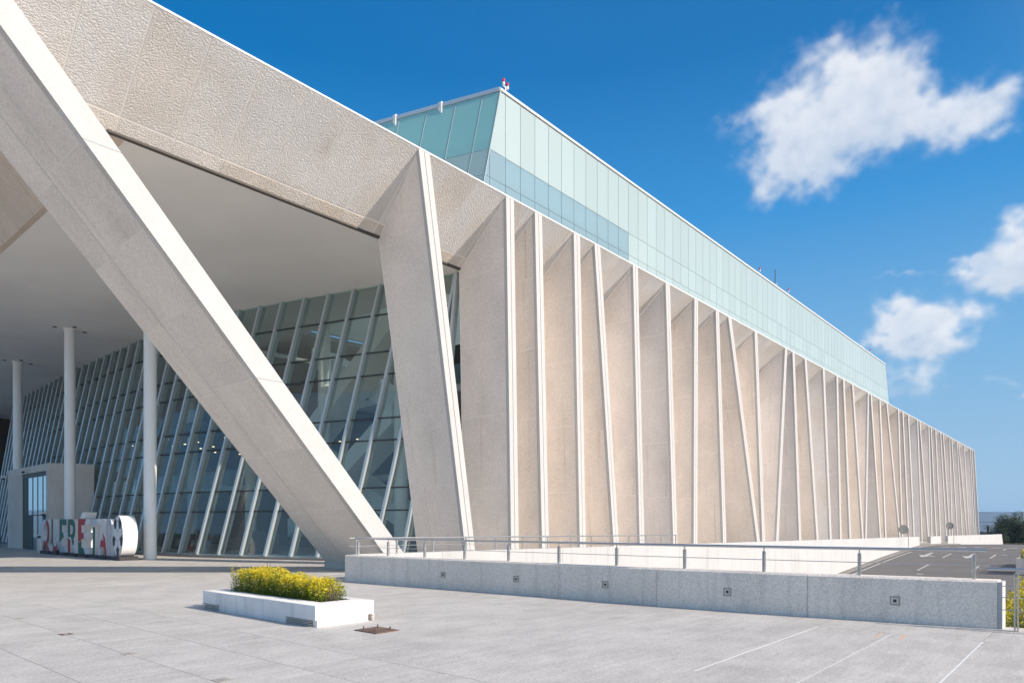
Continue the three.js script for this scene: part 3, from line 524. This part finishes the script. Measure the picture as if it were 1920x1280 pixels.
{
  const run = (name, label, u0, u1, step) => {
    const t = thing(name, V((u0 + u1) / 2, longTop(u0), 16.8), label, 'wall', 'white walls along the ramp');
    const n = Math.max(1, Math.round((u1 - u0) / step));
    for (let k = 0; k < n; k++) { const a = u0 + (u1 - u0) * k / n + .006, b = u0 + (u1 - u0) * (k + 1) / n - .006; part(t, 'wall_panel', loft([V(a, -6.5, 16.8), V(b, -6.5, 16.8), V(b, longTop(b), 16.8), V(a, longTop(a), 16.8)], [V(a, -6.5, 17.15), V(b, -6.5, 17.15), V(b, longTop(b), 17.15), V(a, longTop(a), 17.15)], rr(0, 7), rr(0, 7)), M.white); }
    return t;
  };
  run('ramp_wall', 'long white wall beside the ramp, starting at the low grey wall and running below the fins', 12.62, 93.4, 3.4);
  run('ramp_wall', 'short white wall block standing between two gaps by the far fins', 100.2, 107.5, 8);
  const e = run('ramp_wall', 'far white wall below the last fins, ending beside the green tree', 112.6, 178, 9);
  part(e, 'sloping_foot', loft([V(178.01, -4, 16.8), V(178.01, -4, 17.15), V(178.01, -1.3, 17.15), V(178.01, -1.3, 16.8)], [V(181, -4, 16.8), V(181, -4, 17.15), V(178.3, -1.3, 17.15), V(178.3, -1.3, 16.8)]), M.white);
  const st = structure('step');
  part(st, 'tread', box(93.5, 100.1, -1.6, -.75, 16.82, 17.6), M.kerb); part(st, 'tread', box(107.6, 112.5, -1.7, -.85, 16.82, 17.6), M.kerb);
}
{ // free-standing rail at the right end of the low wall
  const t = thing('guard_rail', V(13.7, 0, 0), 'steel guard rail with three wires beside the yellow shrubs, right of the low wall', 'guard rail'), gu = (w) => 13.5 + (1.3 - w) * .1 - .12;
  for (const w of [1.08, -.75, -2.6]) { const u = gu(w), p = sub(t, 'post', V(u, 0, w)); for (const s of [-.02, .02]) part(p, 'flat_bar', box(u - .035, u + .035, -.02, .9, w + s - .01, w + s + .01), M.steel); part(p, 'stem', rod(V(u, .85, w), V(u, .955, w), .012), M.steel); }
  part(t, 'top_rail', rod(V(gu(1.45), .965, 1.45), V(gu(-4), .965, -4), .026, 14), M.steel);
  for (const y of [.325, .52, .70]) part(t, 'wire', rod(V(gu(1.26), y, 1.26), V(gu(-4), y, -4), .006, 8), M.steel);
}

// ------------------------------------------------------------------ plants
function leaves(list, mat) {                               // list of [point, normal-ish direction, size, colour]
  const n = list.length, pos = new Float32Array(n * 18), col = new Float32Array(n * 18), a = new THREE.Vector3(), b = new THREE.Vector3();
  list.forEach(([p, d, s, c], i) => {
    a.set(rnd() - .5, rnd() - .5, rnd() - .5).cross(d).normalize(); b.crossVectors(d, a).normalize();
    const L = s, Wd = s * .42, q = (x, z, bend) => [p.x + a.x * x + b.x * z + d.x * bend, p.y + a.y * x + b.y * z + d.y * bend, p.z + a.z * x + b.z * z + d.z * bend];
    const A = q(-L / 2, 0, 0), B = q(0, Wd / 2, s * .12), C = q(L / 2, 0, 0), D = q(0, -Wd / 2, s * .12);
    pos.set([...A, ...B, ...C, ...A, ...C, ...D], i * 18); for (let k = 0; k < 6; k++) col.set(c, i * 18 + 3 * k);
  });
  const g = new THREE.BufferGeometry(); g.setAttribute('position', new THREE.BufferAttribute(pos, 3)); g.setAttribute('color', new THREE.BufferAttribute(col, 3)); g.computeVertexNormals(); return g;
}
const leafMat = phys({ vertexColors: true, roughness: .6, transmission: .35, thickness: 0, ior: 1.4, side: THREE.DoubleSide });
const mix3 = (a, b, t) => a.map((v, i) => lerp(v, b[i], t));
function hedgeLeaves(u0, u1, w0, w1, y0, yTop, n, size) {
  const list = [];
  for (let i = 0; i < n; i++) {
    const u = rr(u0, u1), w = rr(w0, w1), top = yTop(u, w), h = Math.pow(rnd(), .9), y = lerp(y0, top, h);
    const du = Math.min(u - u0, u1 - u), dw = Math.min(w - w0, w1 - w), round = .17;
    if (top - y < round && Math.min(du, dw) < round && Math.hypot(round - Math.min(du, dw), round - (top - y)) > round * (.75 + .5 * rnd())) continue;
    const ed = Math.min(du, dw, top - y); if (ed > .16 && rnd() < .75) continue;
    const bump = .11 * fbm3(u * 4, y * 4, w * 4, 3), p = V(u + bump * Math.sign(u - (u0 + u1) / 2) * (du < .1 ? 1 : 0), y + bump, w + bump);
    const dir = new THREE.Vector3(rnd() - .5, rnd() * .9 + .1, rnd() - .5).normalize();
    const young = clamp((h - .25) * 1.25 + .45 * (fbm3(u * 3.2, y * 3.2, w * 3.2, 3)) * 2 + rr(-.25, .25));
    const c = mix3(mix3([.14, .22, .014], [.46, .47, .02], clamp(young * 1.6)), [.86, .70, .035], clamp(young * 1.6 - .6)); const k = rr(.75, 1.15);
    list.push([p, dir, size * rr(.7, 1.3), rnd() < .02 ? [.5, .42, .25] : c.map((v) => v * k)]);
  }
  return list;
}
{ // planter, its vents and its hedge
  const t = thing('planter', V(7, 0, 11.7), 'low white concrete planter with slatted vents, standing on the plaza', 'planter');
  const u0 = 6.44, u1 = 7.62, w0 = 9.74, w1 = 13.63, h = .354, m = .115;
  part(t, 'rim', box(u0, 6.8, m, h, w0, w1), M.planter); part(t, 'rim', box(7.42, u1, m, h, w0, w1), M.planter);
  part(t, 'rim', box(6.8, 7.42, m, h, w0, 10.12), M.planter); part(t, 'rim', box(6.8, 7.42, m, h, 13.3, w1), M.planter);
  part(t, 'foot', box(u0, 6.6, -.01, m, 10.62, 12.98), M.planter); part(t, 'foot', box(6.6, 7.5, -.01, m, w0, w1), M.planter); part(t, 'foot', box(7.5, u1, -.01, m, 10.6, 13), M.planter); part(t, 'foot', box(6.475, 6.6, -.01, m, w0, w0 + .12), M.planter);
  part(t, 'earth', box(6.8, 7.42, m, h - .05, 10.12, 13.3), M.soil);
  const slatPale = std({ color: new THREE.Color().setRGB(.62, .585, .53), roughness: .7 }), vent = (u, wa, wb, dir) => { const v = sub(t, 'vent', V(u, 0, (wa + wb) / 2)); for (let k = 0; k < 4; k++) part(v, 'slat', box(u, u + .06 * dir, .008 + k * .029, .019 + k * .029, wa, wb), slatPale); for (const q of [.15, .5, .85]) { const w = lerp(wa, wb, q); part(v, 'batten', box(u + .03 * dir, u + .05 * dir, .002, .112, w - .012, w + .012), M.slat); } };
  vent(u0 - .004, 9.74 + .125, 10.61, 1); vent(u0 - .004, 12.99, 13.66, 1); vent(u1 + .02, 9.74, 10.55, -1); vent(u1 + .02, 13.02, 13.6, -1);
  const hg = thing('hedge', V(7.1, .3, 11.7), 'clipped yellow-green hedge growing in the white planter', 'hedge');
  const top = (u, w) => .70 + .11 * smooth(10.2, 12.8, w) + .17 * fbm3(u * 2.6, 3, w * 2.6, 3);
  part(hg, 'foliage', leaves(hedgeLeaves(6.80, 7.42, 10.24, 13.25, .29, top, 34000, .042), leafMat), leafMat);
  const stems = []; for (let i = 0; i < 60; i++) { const u = rr(6.9, 7.35), w = rr(10.3, 13.2); stems.push(rod(V(u, .28, w), V(u + rr(-.06, .06), rr(.5, .66), w + rr(-.06, .06)), .006, 5)); }
  part(hg, 'stem', merge(stems), M.bark);
  const sp = thing('dry_plant', V(7.05, .3, 10.15), 'small sparse dry plant at the near end of the planter, beside the hedge', 'plant');
  const tw = [], lf = []; for (let i = 0; i < 16; i++) { const a = V(7.05, .28, 10.2), b = V(7.05 + rr(-.16, .16), rr(.42, .6), 10.12 + rr(-.16, .14)); tw.push(rod(a, b, .004, 5)); for (let k = 0; k < 12; k++) lf.push([a.clone().lerp(b, rr(.4, 1.05)).add(new THREE.Vector3(rr(-.02, .02), rr(-.02, .02), rr(-.02, .02))), new THREE.Vector3(rr(-1, 1), rr(.1, 1), rr(-1, 1)).normalize(), rr(.018, .034), mix3([.36, .33, .20], [.30, .20, .16], rnd())]); }
  part(sp, 'twig', merge(tw), M.bark); part(sp, 'foliage', leaves(lf), leafMat);
  const sprig = thing('dry_sprig', V(7.1, .75, 12.4), 'thin dry sprig sticking up out of the hedge', 'plant'), tl = []; const tw2 = [rod(V(7.1, .6, 12.35), V(7.08, .93, 12.33), .004, 5), rod(V(7.1, .75, 12.35), V(7.14, .92, 12.3), .003, 5)];
  for (let k = 0; k < 26; k++) tl.push([V(7.09 + rr(-.05, .06), rr(.78, .95), 12.33 + rr(-.05, .05)), new THREE.Vector3(rr(-1, 1), rr(.1, 1), rr(-1, 1)).normalize(), rr(.015, .03), [.34, .26, .15]]);
  part(sprig, 'twig', merge(tw2), M.bark); part(sprig, 'foliage', leaves(tl), leafMat);
}
{ // shrubs below the guard rail, and the walled bed across the ramp
  const bed = thing('shrub_bed', V(16, 0, 0), 'dense yellow shrubs just behind the steel guard rail at the plaza edge', 'shrubs');
  part(bed, 'foliage', leaves(hedgeLeaves(14.3, 18.5, -4, 1.5, -.75, (u, w) => .42 + .2 * smooth(14.5, 16.5, u) + .26 * fbm3(u * 1.4, 2, w * 1.4, 3) - .3 * smooth(1.2, 1.45, w), 60000, .075), leafMat), leafMat);
  part(bed, 'earth', box(14.4, 19, -6, -.6, -6, 1.5), M.soil);
  part(bed, 'edging_stone', box(13.98, 14.38, -.8, -.12, -.2, 1.2), M.kerb); part(bed, 'edging_stone', box(13.98, 14.38, -.8, -.18, -6, -.22), M.kerb);
  const far = thing('raised_bed', V(68, -2, 3), 'grey walled bed topped with yellow shrubs on the far side of the ramp', 'planting bed');
  part(far, 'bed_wall', box(66, 66.3, -4, -1.05, -6, 5.35), M.wall); part(far, 'bed_wall', box(66.31, 74, -4, -1.05, 5.05, 5.35), M.wall);
  part(far, 'earth', box(66.31, 74, -4, -1.1, -6, 5.04), M.soil);
  part(far, 'foliage', leaves(hedgeLeaves(66.1, 73.5, -6, 5.1, -1.1, (u, w) => -.35 + .5 * fbm3(u, 1, w, 3), 16000, .2), leafMat), leafMat);
}
{
  const t = thing('bare_sapling', V(181, -3, 19.6), 'small dark bare stump-like sapling left of the broad tree, above the white wall', 'sapling');
  part(t, 'trunk', rod(V(181, -3.2, 19.6), V(181.1, 1.1, 19.6), .2, 9), M.bark); const l = [];
  for (let i = 0; i < 700; i++) l.push([V(181 + rr(-1, 1), rr(-1.6, -.2), 19.6 + rr(-1.4, 1.6)), new THREE.Vector3(rr(-1, 1), rr(0, 1), rr(-1, 1)).normalize(), rr(.2, .35), [.03, .05, .02]]);
  for (let i = 0; i < 90; i++) l.push([V(181 + rr(-.5, .5), rr(.3, 1.2), 19.6 + rr(-.9, 1)), new THREE.Vector3(rr(-1, 1), rr(0, 1), rr(-1, 1)).normalize(), rr(.15, .25), [.03, .045, .02]]);
  part(t, 'crown', leaves(l), leafMat);
}
function tree(base, R, Hh, label, tone) {
  const t = thing('leafy_tree', base, label, 'tree', null), tr = [rod(base.clone(), base.clone().add(new THREE.Vector3(.2, Hh * .45, 0)), .3, 9)], list = [], lobes = [];
  for (let i = 0; i < 6; i++) tr.push(rod(base.clone().add(new THREE.Vector3(.15, Hh * .35, 0)), base.clone().add(new THREE.Vector3(rr(-R, R) * .7, Hh * rr(.55, .85), rr(-R, R) * .7)), .11, 7));
  for (let i = 0; i < 44; i++) { const a = rr(0, 6.28), q = Math.sqrt(rnd()) * R * .85, e = rr(.12, .86) * (1 - .38 * (q / R) * (q / R)); lobes.push([base.x + Math.cos(a) * q, base.y + Hh * Math.max(.13, e), base.z + Math.sin(a) * q, R * rr(.22, .36)]); }
  for (const [x, y, z, r] of lobes) for (let k = 0; k < 520; k++) {
    const d = new THREE.Vector3(rr(-1, 1), rr(-1, 1), rr(-1, 1)).normalize(), q = r * Math.pow(rnd(), .3) * rr(.8, 1.12);
    const p = new THREE.Vector3(x + d.x * q, y + d.y * q * .85, z + d.z * q); const cl = clamp(.5 + 1.6 * fbm3(p.x * .5, p.y * .5, p.z * .5, 2));
    list.push([p, d.add(new THREE.Vector3(rr(-.6, .6), rr(0, .8), rr(-.6, .6))).normalize(), rr(.18, .34), mix3([.022, .045, .016], tone, cl * rr(.5, 1))]);
  }
  part(t, 'trunk', merge(tr), M.bark); part(t, 'crown', leaves(list), leafMat);
}
tree(V(186, -3.2, 15.2), 5.4, 7.6, 'broad dark green tree standing behind the end of the far white wall', [.13, .19, .05]);
tree(V(188, -3.2, 8.6), 5.2, 7.0, 'green tree at the right edge of the view, beside the broad tree', [.09, .14, .045]);
{
  const g = thing('grass', V(186, -3, 12)); g.userData.kind = 'stuff'; tag(g, 'short dry grass along the foot of the far trees', 'grass');
  const list = []; for (let i = 0; i < 6000; i++) { const u = rr(180, 196), w = rr(4, 21); list.push([V(u, roadY(u) + .15 + .1 * rnd(), w), new THREE.Vector3(rr(-1, 1), .2, rr(-1, 1)).normalize(), rr(.2, .4), mix3([.12, .14, .04], [.26, .22, .10], rnd())]); }
  part(g, 'blades', leaves(list), leafMat); part(g, 'turf', loft([V(179.5, -4.5, 4), V(198, -5, 4), V(198, -5, 22), V(179.5, -4.5, 22)], [V(179.5, roadY(179.5) + .12, 4), V(198, roadY(198) + .12, 4), V(198, roadY(198) + .12, 22), V(179.5, roadY(179.5) + .12, 22)]), std({ color: new THREE.Color().setRGB(.16, .15, .07), roughness: 1 }));
}

// ------------------------------------------------------------------ things on the plaza
{ // giant letters
  const font = await new FontLoader().loadAsync('fonts/droid/droid_sans_bold.typeface.json');
  const C = document.createElement('canvas'); C.width = 2048; C.height = 320; const x = C.getContext('2d'), WL = 45.2, WR = 33.2, px = (w) => (WL - w) / (WL - WR) * 2048, py = (y) => 320 * (1 - y / 2.0);
  const G = '#1f5a45', Rd = '#a5141f';
  x.fillStyle = '#cbccce'; x.fillRect(0, 0, 2048, 320);
  const poly = (c, pts) => { x.fillStyle = c; x.beginPath(); pts.forEach(([w, y], i) => (i ? x.lineTo(px(w), py(y)) : x.moveTo(px(w), py(y)))); x.closePath(); x.fill(); };
  poly(Rd, [[44.15, 2], [43.3, 2], [43.3, .1], [45.05, .1], [44.9, .75], [44.6, .5], [44.35, .9], [44.1, .55]]);
  poly(G, [[43.25, 2], [42.85, 2], [42.8, .8], [42.9, .45], [43.25, .7]]); poly(Rd, [[43.1, .1], [42.1, .1], [42.25, .75], [42.5, .4], [42.75, .7], [42.95, .35]]);
  poly(G, [[41.95, 2], [40.7, 2], [40.7, 1.55], [41.5, 1.5], [41.2, .95], [41.7, .75], [41.95, .6]]); poly('#a9abb0', [[41.95, .55], [41.4, .75], [40.9, .1], [41.95, .1]]);
  poly(G, [[40.6, 2], [39.25, 2], [39.25, .9], [39.9, .55], [40.1, .95], [40.6, 1.0]]); poly(Rd, [[40.65, .95], [40.15, .8], [40.2, .1], [40.65, .1]]);
  poly(Rd, [[39.15, 2], [37.9, 2], [38.3, 1.5], [38.3, .85], [39.15, .75]]); poly(G, [[39.15, .72], [38.6, .8], [38.1, .1], [39.15, .1]]);
  poly(G, [[37.1, 1.5], [36.75, 1.5], [36.8, .1], [37.1, .1]]); poly('#b9bbc0', [[37.4, 2], [36.9, 2], [36.4, 1.55], [37.4, 1.5]]);
  poly(Rd, [[35.85, 1.3], [35.4, .9], [35.3, .1], [35.7, .1], [35.8, .55], [36.2, .45], [36.1, .75]]); poly('#a8adb6', [[35.3, 2], [34.6, 2], [34.6, .1], [35.3, .1]]);
  const face = new THREE.CanvasTexture(C); face.colorSpace = THREE.SRGBColorSpace; const faceMat = std({ map: face, roughness: .5 });
  const L = [['Q', 45.05, 43.45, 'giant letter Q with red flames, leftmost of the row of letters'], ['U', 43.2, 42.15, 'giant white letter U with a green stroke and red flames at its foot'], ['E', 41.9, 40.78, 'giant green letter E without accent, between the U and the first R'], ['R', 40.6, 39.28, 'giant green and red letter R between the two letters E'],
    ['E', 39.1, 37.75, 'giant red letter E with a white accent on top'], ['T', 37.5, 36.35, 'giant white letter T with a green stem'], ['A', 36.4, 35.3, 'giant white letter A with a red right leg'], ['R', 35.28, 34.55, 'giant pale letter R right beside the football']];
  L.forEach(([ch, wl, wr, label], i) => {
    const t = thing('giant_letter', V(12.4, 0, (wl + wr) / 2), label, 'letter', 'giant letters of the city name under the canopy');
    const g = new TextGeometry(ch, { font, size: 1, depth: .5, curveSegments: 12, bevelEnabled: false }); g.computeBoundingBox(); const b = g.boundingBox, Hh = 1.72;
    g.translate(-b.min.x, -b.min.y, 0); g.scale((wl - wr) / (b.max.x - b.min.x), Hh / (b.max.y - b.min.y), 1); g.rotateY(-Math.PI / 2); g.translate(12.65, .17, -wl);
    const p = g.attributes.position, uv = g.attributes.uv; for (let k = 0; k < p.count; k++) uv.setXY(k, (WL + p.getZ(k)) / (WL - WR), p.getY(k) / 2.0);
    part(t, 'letter_body', g, [faceMat, M.letterWhite]);
    if (i === 4) part(t, 'accent', loft([V(12.16, 1.92, 38.85), V(12.16, 1.92, 38.2), V(12.16, 2.22, 37.95), V(12.16, 2.22, 38.5)], [V(12.64, 1.92, 38.85), V(12.64, 1.92, 38.2), V(12.64, 2.22, 37.95), V(12.64, 2.22, 38.5)]), M.letterWhite);
    part(t, 'plinth', box(12.1, 12.72, -.01, .168, wr + .04, wl - .04), M.black);
  });
  const t = thing('football_sign', V(12.4, 0, 34), 'upright white disc printed with a football, at the right end of the letters', 'letter');
  const D = document.createElement('canvas'); D.width = D.height = 512; const d = D.getContext('2d'); d.fillStyle = '#d6d8da'; d.fillRect(0, 0, 512, 512); d.strokeStyle = '#3a3d44'; d.lineWidth = 7;
  const pent = (cx, cy, r, a0) => { d.fillStyle = '#23262e'; d.beginPath(); for (let k = 0; k < 5; k++) d[k ? 'lineTo' : 'moveTo'](cx + r * Math.cos(a0 + k * 1.2566), cy + r * Math.sin(a0 + k * 1.2566)); d.closePath(); d.fill(); };
  for (let k = 0; k < 5; k++) { const a = .3 + k * 1.2566, cx = 256 + 195 * Math.cos(a), cy = 256 + 195 * Math.sin(a); pent(cx, cy, 78, a + Math.PI); d.beginPath(); d.moveTo(256 + 120 * Math.cos(a), 256 + 120 * Math.sin(a)); d.lineTo(256 + 60 * Math.cos(a + .63), 256 + 60 * Math.sin(a + .63)); d.lineTo(256 + 120 * Math.cos(a + 1.2566), 256 + 120 * Math.sin(a + 1.2566)); d.stroke(); d.beginPath(); d.arc(256, 256, 195, a + .42, a + .84); d.stroke(); }
  d.beginPath(); d.arc(256, 256, 250, 0, 7); d.stroke();
  const ball = new THREE.CanvasTexture(D); ball.colorSpace = THREE.SRGBColorSpace;
  const rim = new THREE.CylinderGeometry(1, 1, .62, 48, 1); rim.rotateZ(Math.PI / 2); rim.scale(1, .93, .62); rim.translate(12.45, .17 + .93, -33.95); part(t, 'disc', rim, M.letterWhite);
  const fc = new THREE.CircleGeometry(1, 48); fc.rotateY(-Math.PI / 2); fc.scale(1, .92, .61); fc.translate(12.136, .17 + .93, -33.95); part(t, 'ball_print', fc, std({ map: ball, roughness: .5 }));
  part(t, 'plinth', box(12.05, 12.85, -.01, .18, 33.5, 34.5), M.black);
}
{ // steel plate, floor boxes
  const t = thing('steel_plate', V(6.91, 0, 8.75), 'rusty square steel plate with four bolts lying on the plaza, right of the planter', 'steel plate');
  part(t, 'plate', box(6.68, 7.14, -.002, .014, 8.48, 9.03), M.rust); for (const [u, w] of [[6.76, 8.6], [7.05, 8.6], [6.78, 8.92], [7.06, 8.92]]) part(t, 'bolt', rod(V(u, .01, w), V(u, .065, w), .012, 8), M.rust);
  [[3.63, 14.62, 'small flush floor box in the paving joint, farthest of the four'], [3.58, 12.06, 'small brown flush floor box in the paving joint, second farthest of the four'], [3.58, 9.62, 'small flush floor box in the paving joint, second nearest of the four'], [3.64, 7.26, 'small flush floor box in the paving joint, nearest of the four']].forEach(([u, w, l], i) => {
    const f = thing('floor_box', V(u, 0, w), l, 'floor box', 'floor boxes in the paving'); part(f, 'lid', box(u - .08, u + .08, -.01, .004, w - .1, w + .1), i === 1 ? M.rust : M.slat); part(f, 'slot', box(u - .03, u + .03, .0, .0065, w - .07, w + .07), M.seam);
  });
}
{ // bins, cameras
  const bin = (u, w, label) => { const t = thing('litter_bin', V(u, 0, w), label, 'bin'); part(t, 'body', rod(V(u, 0, w), V(u, .82, w), .22, 22), M.steel); part(t, 'band', rod(V(u, .82, w), V(u, .96, w), .2, 22), M.darkMetal); part(t, 'lid', rod(V(u, .96, w), V(u, 1.02, w), .23, 22), M.steel); };
  bin(12.6, 46.6, 'slim steel bin standing at the left end of the giant letters'); bin(13.2, 58.6, 'steel bin at the left side of the entrance portal');
  const cam = (u, y, w, label) => { const t = thing('security_camera', V(u, y, w), label, 'camera'); part(t, 'housing', box(u - .3, u - .02, y - .07, y + .07, w - .09, w + .09), M.coping); part(t, 'bracket', rod(V(u - .1, y, w), V(u + .06, y - .1, w), .03), M.coping); const s = new THREE.SphereGeometry(.1, 14, 10); s.translate(u - .2, y - .1, -w); part(t, 'dome', s, M.darkMetal); };
  cam(13.5, 5.08, 52.9, 'small white camera mounted on the portal header'); cam(13.55, 4.85, 57.7, 'white dome camera on the left corner of the portal'); cam(13.4, 2.3, 48.4, 'dome camera low on the right pier of the portal');
}
{ // round mirrors by the ramp
  const mirror = (u, w, c, label) => {
    const y0 = roadY(u), t = thing('traffic_mirror', V(u, y0, w), label, 'traffic mirror');
    part(t, 'pole', rod(V(u, y0 - .1, w - .1), V(u, c + .1, w - .1), .035, 10), M.steel);
    const g = new THREE.SphereGeometry(1.0, 28, 10, 0, 6.2832, 0, .46); g.rotateZ(Math.PI / 2); g.translate(.9, 0, 0); g.scale(.35, 1, 1); const q = V(u - .1, c, w + .35); g.translate(q.x, q.y, q.z); part(t, 'mirror_face', g, std({ color: new THREE.Color().setRGB(.34, .37, .36), roughness: .3, metalness: .8 }));
    const r = new THREE.TorusGeometry(.45, .035, 8, 28); r.rotateY(Math.PI / 2); r.translate(q.x, q.y, q.z); part(t, 'rim', r, M.slat);
    part(t, 'arm', rod(V(u, c, w - .1), V(u - .05, c, w + .35), .025), M.steel);
  };
  mirror(83.5, 16.15, 1.0, 'round traffic mirror on a thin pole, nearer one along the white wall'); mirror(112.6, 16.2, 1.3, 'round traffic mirror on a thin pole, farther one by the gap in the white wall');
}
{ // far city and wires
  const city = thing('far_city', V(1500, -60, 120)); city.userData.kind = 'stuff'; tag(city, 'hazy far-off city spread below the hills', 'city');
  const n = 900, im = new THREE.InstancedMesh(new THREE.BoxGeometry(1, 1, 1), std({ color: 0xffffff, roughness: .9 }), n), m = new THREE.Matrix4(), c = new THREE.Color(); im.name = 'building_mass'; city.add(im);
  for (let i = 0; i < n; i++) { const r = 900 * Math.pow(4, rnd()), a = rr(-8, 14) * Math.PI / 180, u = Math.cos(a) * r, w = Math.sin(a) * r, h = rr(4, 10) * (rnd() < .03 ? 2.2 : 1), s = rr(8, 26); m.makeScale(s, h, rr(8, 26)); m.setPosition(u - 1500, terrainAt(u, w) + h / 2 + 60, -w + 120); im.setMatrixAt(i, m); const k = rr(.2, .6); c.setRGB(k, k * rr(.85, 1), k * rr(.75, .95)); im.setColorAt(i, c); }
  const wires = (y, label) => { const t = thing('power_line', V(165, y, 10), label, 'power line'), p = []; for (let k = 0; k <= 16; k++) { const q = k / 16; p.push(V(168, y - 1.2 * 4 * q * (1 - q) * .3, lerp(60, -40, q))); } part(t, 'cable', new THREE.TubeGeometry(new THREE.CatmullRomCurve3(p), 32, .03, 5), M.black); };
  wires(4.1, 'thin dark power line crossing the sky gap, upper of two'); wires(2.2, 'thin dark power line crossing the sky gap, lower of two');
}
renderer.render(scene, camera);
